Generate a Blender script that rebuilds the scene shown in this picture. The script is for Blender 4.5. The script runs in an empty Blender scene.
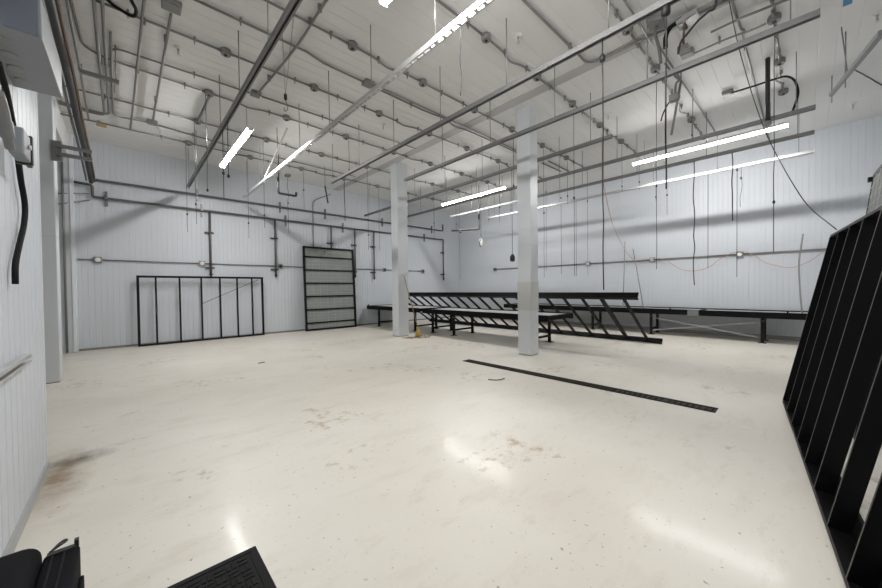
import bpy, math, random
from mathutils import Vector, Matrix
random.seed(7)
SC = bpy.context.scene
COL = SC.collection
H = 5.1            # ceiling height
YF, XR, YB = 11.85, 12.2, -1.2
XL = -0.49         # near left wall
CAMZ = 1.4
# ------------------------------------------------------------------ camera model
FPX = 339.01
yaw, pit, rol = (math.radians(a) for a in (42.80, -0.90, -0.64))
fw = Vector((math.sin(yaw)*math.cos(pit), math.cos(yaw)*math.cos(pit), math.sin(pit)))
r0 = Vector((math.cos(yaw), -math.sin(yaw), 0)); u0 = r0.cross(fw)
rt = math.cos(rol)*r0 + math.sin(rol)*u0
up = -math.sin(rol)*r0 + math.cos(rol)*u0
CP = Vector((0, 0, CAMZ))
def ray(x, y): return fw + rt*((x-441)/FPX) - up*((y-294)/FPX)
def U(x, y, ax, v):                     # survey: the point of the photo on the plane axis=v
    d = ray(x, y); return CP + d*((v-CP[ax])/d[ax])
def zat(X, Y, ypx):                     # height on the vertical line at (X,Y) that shows at row ypx
    # solve (p-CP).(up + fw*(ypx-294)/FPX) = 0
    k = up + fw*((ypx-294)/FPX)
    return CAMZ - (X*k.x + Y*k.y)/k.z
cam = bpy.data.cameras.new('camera'); co = bpy.data.objects.new('camera', cam); COL.objects.link(co)
cam.sensor_width = 36; cam.lens = 36*FPX/882; cam.clip_start = 0.02; cam.clip_end = 100
m = Matrix((rt, up, -fw)).transposed().to_4x4(); m.translation = CP
co.matrix_world = m; SC.camera = co
# ------------------------------------------------------------------ materials
def mat(name, col, rough=.5, metal=0., spec=.5, bump=0, bscale=40, var=0, vscale=6):
    M = bpy.data.materials.new(name); M.use_nodes = True
    nt = M.node_tree; b = nt.nodes['Principled BSDF']
    b.inputs['Base Color'].default_value = (*col, 1); b.inputs['Roughness'].default_value = rough
    b.inputs['Metallic'].default_value = metal; b.inputs['Specular IOR Level'].default_value = spec
    tc = nt.nodes.new('ShaderNodeTexCoord')
    if var:
        n = nt.nodes.new('ShaderNodeTexNoise'); n.inputs['Scale'].default_value = vscale; n.inputs['Detail'].default_value = 5
        nt.links.new(tc.outputs['Object'], n.inputs['Vector'])
        r = nt.nodes.new('ShaderNodeMix'); r.data_type = 'RGBA'
        r.inputs[6].default_value = (*[c*(1-var) for c in col], 1); r.inputs[7].default_value = (*[min(1, c*(1+var)) for c in col], 1)
        nt.links.new(n.outputs['Fac'], r.inputs[0]); nt.links.new(r.outputs[2], b.inputs['Base Color'])
    if bump:
        n2 = nt.nodes.new('ShaderNodeTexNoise'); n2.inputs['Scale'].default_value = bscale; n2.inputs['Detail'].default_value = 4
        nt.links.new(tc.outputs['Object'], n2.inputs['Vector'])
        bp = nt.nodes.new('ShaderNodeBump'); bp.inputs['Strength'].default_value = bump; bp.inputs['Distance'].default_value = .01
        nt.links.new(n2.outputs['Fac'], bp.inputs['Height']); nt.links.new(bp.outputs['Normal'], b.inputs['Normal'])
    return M
def emit(name, col, s):
    M = bpy.data.materials.new(name); M.use_nodes = True; nt = M.node_tree
    b = nt.nodes['Principled BSDF']; b.inputs['Base Color'].default_value = (.9, .9, .9, 1)
    b.inputs['Emission Color'].default_value = (*col, 1); b.inputs['Emission Strength'].default_value = s
    return M
WALL = mat('white_panel', (.545, .572, .607), .42, 0, .4, var=.03, vscale=1.5)
CEIL = mat('ceiling_panel', (.72, .715, .70), .55, 0, .3, var=.03, vscale=1.2)
TRIM = mat('grey_trim', (.36, .365, .365), .5, var=.06)
WTRIM = mat('white_trim', (.7, .72, .74), .4)
COLM = mat('column_panel', (.57, .595, .615), .4, 0, .4, var=.03, vscale=2)
PATCH = mat('column_patch_grey', (.50, .505, .49), .5)
DRAIN = mat('drain_iron', (.028, .025, .021), .85, 0, .1, var=.4, vscale=15)
STRIP = mat('joint_strip', (.46, .455, .445), .5)
BASEB = mat('cove_base', (.20, .19, .175), .6, var=.15)
GALV = mat('galvanised_strut', (.20, .20, .20), .42, .5, .5, var=.15, vscale=12)
BRIGHT = mat('bright_zinc', (.62, .62, .62), .3, .8, .5, var=.1)
MIDZ = mat('dull_zinc', (.36, .36, .36), .4, .5, .5, var=.1)
COND = mat('conduit_steel', (.24, .235, .225), .45, .5, .5, var=.12, vscale=5)
BOXM = mat('cast_box', (.27, .27, .265), .5, .5, .5, var=.1)
ROD = mat('threaded_rod', (.27, .27, .26), .45, .6)
BLACKP = mat('black_paint', (.006, .006, .0065), .5, 0, .2, var=.3, vscale=9)
BLACKG = mat('black_gloss_steel', (.004, .004, .0045), .45, 0, .12, var=.3, vscale=5)
EDGE = mat('worn_steel_edge', (.09, .086, .08), .6, 0, .2, var=.3, vscale=20)
IRON = mat('black_iron_pipe', (.045, .044, .044), .5, .3, var=.2)
DGREY = mat('dark_grey_pipe', (.10, .10, .10), .5, .2, var=.15)
RUB = mat('black_rubber', (.007, .007, .007), .65, 0, .2, bump=.2, bscale=120)
FAB = mat('black_nylon', (.006, .006, .008), .8, 0, .15, bump=.5, bscale=400)
CORD = mat('black_cord', (.02, .02, .02), .5)
GCORD = mat('grey_cord', (.13, .13, .125), .6)
WCORD = mat('white_plastic', (.72, .71, .68), .4)
ORANGE = mat('orange_cord', (.48, .27, .18), .5)
COPPER = mat('rust_brown', (.10, .062, .036), .6, var=.3)
TRAY = mat('grey_tray', (.46, .47, .46), .38, 0, .5, var=.08, vscale=3)
MESHP = mat('mesh_panel', (.25, .265, .25), .6, .1, var=.1, vscale=4)
BOXG = mat('grey_enamel', (.22, .23, .24), .45, .1, .5, var=.06)
BOXD = mat('slate_enamel', (.13, .145, .17), .45, .1)
YEL = mat('straw_bristle', (.42, .30, .08), .8, var=.3)
WOOD = mat('broom_wood', (.25, .16, .10), .6, var=.3)
BLUE = mat('blue_tape', (.05, .22, .42), .6)
BRICKW = mat('rust_wire', (.30, .22, .10), .6)
GLOW = emit('tube_diffuser', (1.0, .99, .975), 135.0)
FL = bpy.data.materials.new('epoxy_floor'); FL.use_nodes = True
def floor_nodes():
    nt = FL.node_tree; N = nt.nodes; L = nt.links; b = N['Principled BSDF']
    tc = N.new('ShaderNodeTexCoord')
    def noise(s, d, vec=None, rg=.55):
        n = N.new('ShaderNodeTexNoise'); n.inputs['Scale'].default_value = s; n.inputs['Detail'].default_value = d; n.inputs['Roughness'].default_value = rg
        L.new(vec or tc.outputs['Object'], n.inputs['Vector']); return n.outputs['Fac']
    def ramp(src, p0, p1, c0, c1):
        r = N.new('ShaderNodeValToRGB'); r.color_ramp.elements[0].position = p0; r.color_ramp.elements[1].position = p1
        r.color_ramp.elements[0].color = (*c0, 1); r.color_ramp.elements[1].color = (*c1, 1); L.new(src, r.inputs[0]); return r.outputs[0]
    def mix(f, a, c, mode='MIX'):
        m = N.new('ShaderNodeMix'); m.data_type = 'RGBA'; m.blend_type = mode
        for s, v in ((0, f), (6, a), (7, c)):
            if isinstance(v, (int, float)): m.inputs[s].default_value = v
            elif isinstance(v, tuple): m.inputs[s].default_value = (*v, 1)
            else: L.new(v, m.inputs[s])
        return m.outputs[2]
    base = ramp(noise(.35, 4), .35, .68, (.60, .56, .49), (.70, .67, .61))
    mp = N.new('ShaderNodeMapping'); mp.inputs['Scale'].default_value = (1.0, 2.6, 1); mp.inputs['Rotation'].default_value = (0, 0, .5)
    L.new(tc.outputs['Object'], mp.inputs['Vector'])
    mp2 = N.new('ShaderNodeMapping'); mp2.inputs['Scale'].default_value = (1.2, 3, 1); mp2.inputs['Rotation'].default_value = (0, 0, -.9)
    L.new(tc.outputs['Object'], mp2.inputs['Vector'])
    st1 = noise(1.6, 7, mp.outputs[0], .66); st2 = noise(3.2, 8, mp2.outputs[0], .7)
    c = mix(ramp(st1, .54, .76, (0, 0, 0), (.35, .35, .35)), base, (.42, .35, .26))
    c = mix(ramp(st2, .57, .74, (0, 0, 0), (.35, .35, .35)), c, (.42, .34, .25))
    sp = N.new('ShaderNodeMath'); sp.operation = 'MULTIPLY'; L.new(noise(8, 7, None, .72), sp.inputs[0]); L.new(ramp(noise(.9, 3), .48, .62, (.55, .55, .55), (1, 1, 1)), sp.inputs[1])
    c = mix(ramp(sp.outputs[0], .50, .66, (0, 0, 0), (.85, .85, .85)), c, (.33, .235, .14))
    c = mix(ramp(noise(30, 3), .66, .74, (0, 0, 0), (.7, .7, .7)), c, (.16, .115, .075))
    # brown spill along the foot of the left wall end and at the broom
    for (px, py, sx, sy, col) in ((-.42, 3.85, 3.4, 1.1, (.20, .125, .055)), (6.1, 7.7, 1.6, 2.2, (.25, .17, .10)), (-.32, 4.18, 3.0, 4.5, (.08, .06, .045))):
        m2 = N.new('ShaderNodeMapping'); m2.inputs['Location'].default_value = (-px*sx, -py*sy, 0); m2.inputs['Scale'].default_value = (sx, sy, 0)
        L.new(tc.outputs['Object'], m2.inputs['Vector'])
        g = N.new('ShaderNodeTexGradient'); g.gradient_type = 'SPHERICAL'; L.new(m2.outputs[0], g.inputs[0])
        mm = N.new('ShaderNodeMath'); mm.operation = 'MULTIPLY'; L.new(g.outputs['Fac'], mm.inputs[0]); L.new(noise(6, 6, None, .7), mm.inputs[1])
        c = mix(ramp(mm.outputs[0], .12, .5, (0, 0, 0), (.8, .8, .8)), c, col)
    L.new(c, b.inputs['Base Color'])
    rr = N.new('ShaderNodeMapRange'); rr.inputs[1].default_value = .3; rr.inputs[2].default_value = .75; rr.inputs[3].default_value = .36; rr.inputs[4].default_value = .5
    L.new(noise(1.3, 6), rr.inputs[0]); L.new(rr.outputs[0], b.inputs['Roughness'])
    b.inputs['Specular IOR Level'].default_value = .35; b.inputs['Coat Weight'].default_value = .10; b.inputs['Coat Roughness'].default_value = .12
    bp = N.new('ShaderNodeBump'); bp.inputs['Strength'].default_value = .06; bp.inputs['Distance'].default_value = .02
    L.new(noise(5, 4), bp.inputs['Height']); L.new(bp.outputs['Normal'], b.inputs['Normal']); L.new(bp.outputs['Normal'], b.inputs['Coat Normal'])
floor_nodes()
# ------------------------------------------------------------------ mesh builder
class MB:
    def __init__(s): s.v = []; s.f = []; s.sm = []
    def quad(s, *pts, smooth=False):
        i = len(s.v); s.v += [Vector(p) for p in pts]; s.f.append(tuple(range(i, i+len(pts)))); s.sm.append(smooth); return s
    def box(s, lo, hi):
        x0, y0, z0 = lo; x1, y1, z1 = hi
        if x0 > x1: x0, x1 = x1, x0
        if y0 > y1: y0, y1 = y1, y0
        if z0 > z1: z0, z1 = z1, z0
        i = len(s.v)
        s.v += [Vector(p) for p in ((x0,y0,z0),(x1,y0,z0),(x1,y1,z0),(x0,y1,z0),(x0,y0,z1),(x1,y0,z1),(x1,y1,z1),(x0,y1,z1))]
        for f in ((3,2,1,0),(4,5,6,7),(0,1,5,4),(1,2,6,5),(2,3,7,6),(3,0,4,7)): s.f.append(tuple(i+k for k in f)); s.sm.append(False)
        return s
    def bar(s, a, b, w, h, upv=(0,0,1)):            # rectangular bar from a to b
        a = Vector(a); b = Vector(b); d = (b-a).normalized(); u = Vector(upv)
        if abs(d.dot(u)) > .98: u = Vector((1,0,0))
        sd = d.cross(u).normalized(); u = sd.cross(d).normalized()
        i = len(s.v)
        for p in (a, b):
            for q, r in ((-1,-1),(1,-1),(1,1),(-1,1)): s.v.append(p + sd*(q*w/2) + u*(r*h/2))
        for f in ((0,1,2,3),(7,6,5,4),(0,4,5,1),(1,5,6,2),(2,6,7,3),(3,7,4,0)): s.f.append(tuple(i+k for k in f)); s.sm.append(False)
        return s
    def tube(s, pts, r, n=8, caps=True):
        P = [Vector(p) for p in pts]; rs = r if isinstance(r, (list, tuple)) else [r]*len(P)
        T = []
        for k in range(len(P)):
            d = (P[min(k+1, len(P)-1)] - P[max(k-1, 0)]); T.append(d.normalized() if d.length > 1e-9 else Vector((0,0,1)))
        u = Vector((0,0,1)) if abs(T[0].z) < .9 else Vector((1,0,0))
        i = len(s.v)
        for k, p in enumerate(P):
            u = (u - T[k]*u.dot(T[k])).normalized(); w = T[k].cross(u)
            for j in range(n):
                a = 2*math.pi*j/n; s.v.append(p + (u*math.cos(a) + w*math.sin(a))*rs[k])
        for k in range(len(P)-1):
            for j in range(n):
                j2 = (j+1) % n; s.f.append((i+k*n+j, i+k*n+j2, i+(k+1)*n+j2, i+(k+1)*n+j)); s.sm.append(True)
        if caps:
            s.f.append(tuple(i+j for j in reversed(range(n)))); s.sm.append(False)
            s.f.append(tuple(i+(len(P)-1)*n+j for j in range(n))); s.sm.append(False)
        return s
    def rod(s, a, b, r, n=8): return s.tube([a, b], r, n)
    def lathe(s, c, prof, n=12, axis='z'):          # prof: (radius, offset) along axis
        c = Vector(c); i = len(s.v)
        for r, o in prof:
            for j in range(n):
                a = 2*math.pi*j/n; p = (r*math.cos(a), r*math.sin(a), o)
                if axis == 'x': p = (o, p[0], p[1])
                if axis == 'y': p = (p[0], o, p[1])
                s.v.append(c + Vector(p))
        for k in range(len(prof)-1):
            for j in range(n):
                j2 = (j+1) % n; s.f.append((i+k*n+j, i+k*n+j2, i+(k+1)*n+j2, i+(k+1)*n+j)); s.sm.append(True)
        s.f.append(tuple(i+j for j in reversed(range(n)))); s.sm.append(False)
        s.f.append(tuple(i+(len(prof)-1)*n+j for j in range(n))); s.sm.append(False)
        return s
    def xf(s, M): s.v = [M @ p for p in s.v]; return s
    def build(s, name, M, parent=None, bevel=0, seg=2, sub=0):
        me = bpy.data.meshes.new(name)
        off = parent.matrix_basis.translation if parent else Vector((0,0,0))
        chain = parent.parent if parent else None
        while chain: off = off + chain.matrix_basis.translation; chain = chain.parent
        ctr = Vector((0,0,0))
        if not parent:
            lo = Vector([min(p[k] for p in s.v) for k in range(3)]); hi = Vector([max(p[k] for p in s.v) for k in range(3)])
            ctr = Vector(((lo.x+hi.x)/2, (lo.y+hi.y)/2, lo.z))
        me.from_pydata([tuple(p-off-ctr) for p in s.v], [], s.f)
        me.polygons.foreach_set('use_smooth', s.sm); me.update()
        import bmesh
        bm = bmesh.new(); bm.from_mesh(me); bmesh.ops.recalc_face_normals(bm, faces=bm.faces); bm.to_mesh(me); bm.free()
        me.materials.append(M)
        o = bpy.data.objects.new(name, me); COL.objects.link(o)
        if parent: o.parent = parent
        else: o.location = ctr
        if bevel:
            b = o.modifiers.new('bevel', 'BEVEL'); b.width = bevel; b.segments = seg; b.limit_method = 'ANGLE'
        return o
def tag(o, label, cat, group=None):
    o['label'] = label; o['category'] = cat
    if group: o['group'] = group
    return o
def thing(name, label, cat, loc, group=None):
    o = bpy.data.objects.new(name, None); COL.objects.link(o); o.location = loc; o.empty_display_size = .1
    o.matrix_basis = Matrix.Translation(Vector(loc))
    return tag(o, label, cat, group)
def structure(o): o['kind'] = 'structure'; return o
def dup(root, loc, label):
    c = root.copy(); COL.objects.link(c); c.location = loc; c['label'] = label
    for ch in list(root.children):
        d = ch.copy(); COL.objects.link(d); d.parent = c
        for g in list(ch.children):
            e = g.copy(); COL.objects.link(e); e.parent = d
    return c
def bend(pts, r=.12, n=5):                          # round the corners of a polyline
    P = [Vector(p) for p in pts]; out = [P[0]]
    for a, b, c in zip(P, P[1:], P[2:]):
        d1 = (a-b); d2 = (c-b); k = min(r, d1.length*.45, d2.length*.45); d1.normalize(); d2.normalize()
        p, q = b+d1*k, b+d2*k
        for i in range(n+1):
            t = i/n; out.append(p*(1-t)**2 + b*2*t*(1-t) + q*t*t)
    out.append(P[-1]); return out
def smooth(pts, n=6):                               # Catmull-Rom through points
    P = [Vector(p) for p in pts]; Q = [P[0]*2-P[1]] + P + [P[-1]*2-P[-2]]; out = []
    for i in range(1, len(Q)-2):
        a, b, c, d = Q[i-1:i+3]
        for k in range(n):
            t = k/n
            out.append(.5*((2*b)+(c-a)*t+(2*a-5*b+4*c-d)*t*t+(3*b-a-3*c+d)*t**3))
    out.append(P[-1]); return out
# ------------------------------------------------------------------ the shell
def ribbed(name, M, along, face, inward, a0, a1, b0, b1, pitch=.108, gw=.014, gd=.005, thick=.12, ceil=False):
    """panel wall with narrow grooves. along: axis the ribs are counted on ('x' or 'y'); face: plane coordinate; inward: +1/-1 room side."""
    mb = MB(); n = max(1, round((a1-a0)/pitch)); p = (a1-a0)/n
    prof = []
    for k in range(n):
        s = a0+k*p; prof += [(s, 0), (s+p-gw, 0), (s+p-gw*.75, gd), (s+p-gw*.25, gd)]
    prof.append((a1, 0))
    def pt(a, b, d):
        q = face - inward*d
        if ceil: return (b, a, q)
        return (a, q, b) if along == 'x' else (q, a, b)
    for (s, d), (t, e) in zip(prof, prof[1:]): mb.quad(pt(s,b0,d), pt(t,b0,e), pt(t,b1,e), pt(s,b1,d))
    mb.quad(pt(a0,b0,thick), pt(a1,b0,thick), pt(a1,b1,thick), pt(a0,b1,thick))
    mb.quad(pt(a0,b0,0), pt(a0,b1,0), pt(a0,b1,thick), pt(a0,b0,thick)); mb.quad(pt(a1,b0,0), pt(a1,b1,0), pt(a1,b1,thick), pt(a1,b0,thick))
    for b in (b0, b1):
        mb.quad(pt(a0,b,gd), pt(a1,b,gd), pt(a1,b,thick), pt(a0,b,thick))
    return structure(mb.build(name, M))
fo = structure(MB().box((-3.3, YB-.1, -.1), (XR+.1, YF+.1, 0)).build('floor', FL)); fo.data.transform(Matrix.Translation(fo.location)); fo.location = (0, 0, 0)
ribbed('ceiling', CEIL, 'y', H, -1, YB-.1, YF+.1, -3.3, XR+.1, pitch=.2, gw=.014, gd=.004, ceil=True)
ribbed('wall_far', WALL, 'x', YF, -1, -.9, XR, 0, H)
ribbed('wall_right', WALL, 'y', XR, -1, YB, YF, 0, H)
ribbed('wall_left', WALL, 'y', XL, 1, YB, 4.08, 0, H, pitch=.13)
ribbed('wall_back', WALL, 'x', YB, 1, XL-.1, XR, 0, H)
structure(MB().box((-3.3, 4.0, 0), (XL-.13, 4.12, H)).build('wall_return', WALL))
structure(MB().box((-3.4, 4.0, 0), (-3.2, YF, H)).build('wall_recess', WALL))
structure(MB().box((-3.3, YF, 0), (-.9, YF+.1, H)).build('wall_recess_far', WALL))
structure(MB().box((XL-.13, 4.08, 0), (XL+.004, 4.10, H)).build('trim_1', WTRIM))
structure(MB().box((5.63, YB, H-.012), (5.85, YF, H)).build('trim_2', STRIP))                 # ceiling panel joint strip over the columns
structure(MB().box((-1.6, 11.62, 0), (-.93, YF, H)).build('trim_3', WALL))                   # corner pilaster
structure(MB().box((-.93, 11.60, 0.02), (-.87, YF, H)).build('trim_4', WTRIM))
structure(MB().box((-1.05, 8.35, 4.55), (-.93, 11.60, H)).build('trim_5', CEIL))             # header over the side opening
structure(MB().box((-.87, YF-.03, 0), (XR, YF, .05)).build('baseboard_far', BASEB))
structure(MB().box((XR-.03, YB, 0), (XR, YF-.03, .11)).build('baseboard_right', BASEB))
structure(MB().box((XL, YB, 0), (XL+.014, 4.08, .075)).build('baseboard_left', TRIM))
# columns
def column(x0, x1, y0, y1, label, patch=None):
    t = thing('support_column', label, 'column', ((x0+x1)/2, (y0+y1)/2, 0))
    MB().box((x0, y0, 0.012), (x1, y1, H)).build('shaft', COLM, t, bevel=.012)
    MB().box((x0+.008, y0+.008, 0), (x1-.008, y1-.008, .012)).build('base_gap', BASEB, t)
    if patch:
        MB().box((x0-.003, y0-.003, patch[0]), (x1+.003, y1+.003, patch[1])).build('grey_patch', PATCH, t)  # slightly darker, greyer band wrapped around the shaft
    MB().box((x0-.002, y0-.002, 2.28), (x1+.002, y1+.002, 2.283)).build('panel_seam', TRIM, t)
    return t
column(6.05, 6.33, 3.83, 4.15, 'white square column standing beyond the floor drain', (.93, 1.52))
column(5.82, 6.19, 8.12, 8.44, 'white square column with a broom leaning on it')
column(-1.25, -.79, 7.95, 8.25, 'white square column beside the left wall opening')
# ------------------------------------------------------------------ strut rails hung on rods
ROWS = [0.13+1.345*k for k in range(9)]
RX = [1.23, 2.57, 3.89, 5.2, 6.55, 7.88, 9.15, 10.45]
RZ = 4.15
ends = [(-.1, 11.2), (-.1, 11.2), (-.1, 8.3), (-.08, 6.9), (2.43, 11.2), (-.08, 10.35), (-.08, 9.3), (-.08, 8.45)]
rnames = ['first', 'second', 'third', 'fourth', 'fifth', 'sixth', 'seventh', 'eighth']
rod_me = MB().rod((0,0,0), (0,0,H-RZ-.03), .008, 6).rod((0,0,-.012), (0,0,.012), .018, 6)
for i, (x, (y0, y1)) in enumerate(zip(RX, ends)):
    extra = {0: 'nearest the left wall', 4: 'short one', 7: 'nearest the right wall'}.get(i)
    lab = 'long grey strut rail hung from the ceiling, %s from the left' % rnames[i]
    if extra: lab += ', ' + extra
    t = thing('strut_rail', lab, 'rail', (x, (y0+y1)/2, RZ), 'strut rails hung in rows below the ceiling')
    w, h, k = .065, .062, .006
    mb = MB()
    if i == 1:      # open side up: slotted web below
        mb.box((x-w/2, y0, RZ-h/2), (x-w/2+k, y1, RZ+h/2)).box((x+w/2-k, y0, RZ-h/2), (x+w/2, y1, RZ+h/2))
        mb.box((x-w/2+k, y0, RZ-h/2), (x-.014, y1, RZ-h/2+k)).box((x+.014, y0, RZ-h/2), (x+w/2-k, y1, RZ-h/2+k))
        yy = y0
        while yy < y1-.05:
            mb.box((x-.014, yy, RZ-h/2), (x+.014, yy+.035, RZ-h/2+k)); yy += .115
        zt = RZ-h/2+k
        mb.build('channel', BRIGHT, t)
    else:
        mb.box((x-w/2, y0, RZ+h/2-k), (x+w/2, y1, RZ+h/2))
        mb.box((x-w/2, y0, RZ-h/2), (x-w/2+k, y1, RZ+h/2-k)).box((x+w/2-k, y0, RZ-h/2), (x+w/2, y1, RZ+h/2-k))
        mb.box((x-w/2+k, y0, RZ-h/2), (x-w/2+.02, y1, RZ-h/2+k)).box((x+w/2-.02, y0, RZ-h/2), (x+w/2-k, y1, RZ-h/2+k))
        zt = RZ+h/2
        mb.build('channel', MIDZ if i == 7 else GALV, t)
    first = None
    for y in ROWS:
        if y0+.1 < y < y1-.05:
            o = MB().rod((x, y, zt), (x, y, H), .007, 6).lathe((x, y, zt), [(.016, 0), (.016, .014)], 6).build('hanger_rod', ROD, t)
# sloping strut left hanging by the right wall
t = thing('strut_rail', 'loose grey strut hanging aslant near the ceiling at the upper right corner', 'rail', (8.0, -.42, 4.5))
a, b = Vector((9.35, -.28, 4.80)), Vector((5.6, -.50, 3.92))
MB().bar(a, b, .05, .05).build('channel', GALV, t)
for X in (9.25, 7.8, 7.62):
    k = (a.x-X)/(a.x-b.x); p = a.lerp(b, k)
    MB().rod((p.x, p.y, p.z-(.15 if X != 7.62 else -.02)), (p.x, p.y+(.06 if X == 7.62 else 0), H), .008, 6).build('hanger_rod', ROD, t)
# short strut at the left carrying conduits
zs = zat(-.06, 7.05, 81.6)
t = thing('strut_rail', 'short pale strut held below the ceiling conduits at the far left', 'rail', (-.3, 7.05, zs))
MB().bar((-.44, 7.05, zs), (-.03, 7.05, zs), .05, .05).build('channel', COND, t)
MB().rod((-.06, 7.05, zs+.025), (-.06, 7.05, H), .007, 6).build('hanger_rod', ROD, t)
# ------------------------------------------------------------------ tube lights
def tube_light(x, y0, y1, z, label):
    t = thing('tube_light', label, 'light', (x, (y0+y1)/2, z), 'ceiling tube lights')
    MB().box((x-.068, y0+.0, z+.0362), (x+.068, y1-.0, z+.085)).build('housing', WCORD, t, bevel=.008)
    prof = []
    mb = MB(); n = 9; i = 0
    pts = [(x+.054*math.cos(a_)/math.cos(math.radians(200)-math.pi), z+.036+.06*(math.sin(a_)-math.sin(math.radians(200)))) for a_ in [math.radians(200+140*k/n) for k in range(n+1)]]
    for (p, q), (p2, q2) in zip(pts, pts[1:]): mb.quad((p, y0, q), (p2, y0, q2), (p2, y1, q2), (p, y1, q), smooth=True)
    mb.quad((pts[0][0], y0, pts[0][1]), (pts[0][0], y1, pts[0][1]), (pts[-1][0], y1, pts[-1][1]), (pts[-1][0], y0, pts[-1][1]))
    for y in (y0, y1): mb.quad(*[(p, y, q) for p, q in pts])
    mb.build('diffuser', GLOW, t)
    for y in (y0, y1):
        s = -1 if y == y0 else 1
        MB().box((x-.05, y, z-.01), (x+.05, y+s*.018, z+.08)).build('end_cap', WCORD, t, bevel=.006)
    for y in (y0+.25, y1-.25):
        MB().rod((x, y, z+.085), (x, y, H), .004, 5).build('hanger_wire', GCORD, t)
LZ = 4.535
tube_light(1.83, 7.41, 10.07, LZ, 'lit white tube light hanging by the far left, between first and second rails')
tube_light(8.80, 6.44, 9.36, LZ, 'lit white tube light hanging in the far right corner, beyond the columns')
tube_light(9.66, .27, 3.06, LZ, 'long lit white tube light hanging near the right wall')
tube_light(2.13, .34, 3.18, LZ, 'lit tube light cut off by the top edge, above second rail')
# ------------------------------------------------------------------ ceiling junction boxes
BX = {1:1.18, 2:2.55, 3:3.92, 4:5.3, 5:6.6, 6:7.92, 7:9.2, 8:10.5}
BY = [10.38, 8.93, 7.52, 6.07, 4.65, 3.2, 1.75, .32]
have = {0: [1,2,3,4,5,6,7,8], 1: [1,2,3,4,5,6,7,8], 2: [1,2,3,4,5,6,7,8], 3: [1,2,3,4,5,6,7,8], 4: [1,2,3,4,5,6,7,8], 5: [3,4,5,6,7,8], 6: [4,5,6,7,8], 7: [5,6,7]}
proto = None
hidden = {(3,4),(2,4),(0,4)}
for ri, cols in have.items():
    for n, ci in enumerate(cols):
        x, y = BX[ci], BY[ri]
        lab = 'grey junction box on ceiling, %s from left in %s box row from far wall' % (rnames[n], rnames[ri])
        if proto is None:
            proto = thing('ceiling_junction_box', lab, 'junction box', (x, y, H), 'grey junction boxes on the ceiling')
            MB().lathe((x, y, H-.075), [(.068, 0), (.072, .01), (.072, .068), (.066, .075)], 8).build('box_body', BOXM, proto)
            MB().lathe((x, y, H-.083), [(.066, 0), (.066, .008)], 8).build('cover_plate', COND, proto)
            MB().lathe((x, y, H-.10), [(.016, 0), (.024, .004), (.024, .017)], 10).build('receptacle', CORD, proto)
            for s in (-1, 1): MB().rod((x+s*.07, y, H-.04), (x+s*.105, y, H-.04), .022, 8).build('hub', BOXM, proto)
        else: dup(proto, (x, y, H), lab)
# loose square boxes
def sqbox(x, y, z, w, label, M=BOXM, tilt=0):
    t = thing('ceiling_electrical_box', label, 'junction box', (x, y, z))
    R = Matrix.Translation((x, y, z)) @ Matrix.Rotation(tilt, 4, 'X') @ Matrix.Rotation(tilt*.7, 4, 'Y') @ Matrix.Translation((-x, -y, -z))
    MB().box((x-w/2, y-w/2, z-.05), (x+w/2, y+w/2, z+.01)).xf(R).build('box_body', M, t, bevel=.006)
    MB().box((x-w*.42, y-w*.42, z-.058), (x+w*.42, y+w*.42, z-.05)).xf(R).build('cover_plate', COND, t)
    return t
sqbox(1.83, 7.0, H-.01, .16, 'square grey junction box on ceiling where the left cross conduit ends')
sqbox(3.22, 5.33, H-.01, .17, 'square grey box on the paired ceiling conduits, between second and third rails')
sqbox(.49, 5.55, H-.01, .2, 'square grey box on the ceiling conduit, top left of the room')
sqbox(.47, 9.65, H-.01, .17, 'square grey box at far end of the left ceiling conduit')
sqbox(3.84, 11.3, H-.01, .15, 'small square box on ceiling close to the far wall')
sqbox(5.42, 1.42, H-.06, .2, 'open grey electrical box sagging from the ceiling joint strip', tilt=.3)
sqbox(5.66, 1.12, H-.06, .24, 'large dark electrical box with loose copper wires under the ceiling', tilt=-.25)
sqbox(6.56, 1.30, H-.01, .17, 'square grey box right of the dangling wires, beyond the joint strip')
sqbox(8.5, 1.04, H-.01, .17, 'square grey box feeding the looping black hose on the ceiling')
sqbox(6.02, 1.24, H-.22, .13, 'small grey octagon box dangling by copper wires near ceiling strip')
# ------------------------------------------------------------------ ceiling conduits
clip_n = 0
def conduit(label, runs, r=.016, clips=(), M=COND, name='ceiling_conduit'):
    p0 = runs[0][0]
    t = thing(name, label, 'conduit', p0)
    mb = MB()
    for run in runs: mb.tube(run, r, 8)
    mb.build('pipe', M, t)
    for (x, y, z, ax) in clips:
        c = MB()
        if ax == 'x': c.box((x-.012, y-r-.006, z-r-.006), (x+.012, y+r+.006, H)).box((x-.006, y-.008, z-r-.05), (x+.006, y+.008, z-r-.006))
        else: c.box((x-r-.006, y-.012, z-r-.006), (x+r+.006, y+.012, H))
        c.build('pipe_clip', ROD, t)
    return t
ZX = H-.04; ZY = H-.075
row_x = {0: (-1.0, 10.4), 1: (-.8, 10.4), 2: (-.2, 10.4), 3: (-.35, 10.4), 4: (1.25, 10.4), 5: (2.4, 10.4), 6: (3.6, 10.4), 7: (6.0, 9.1)}
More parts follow.
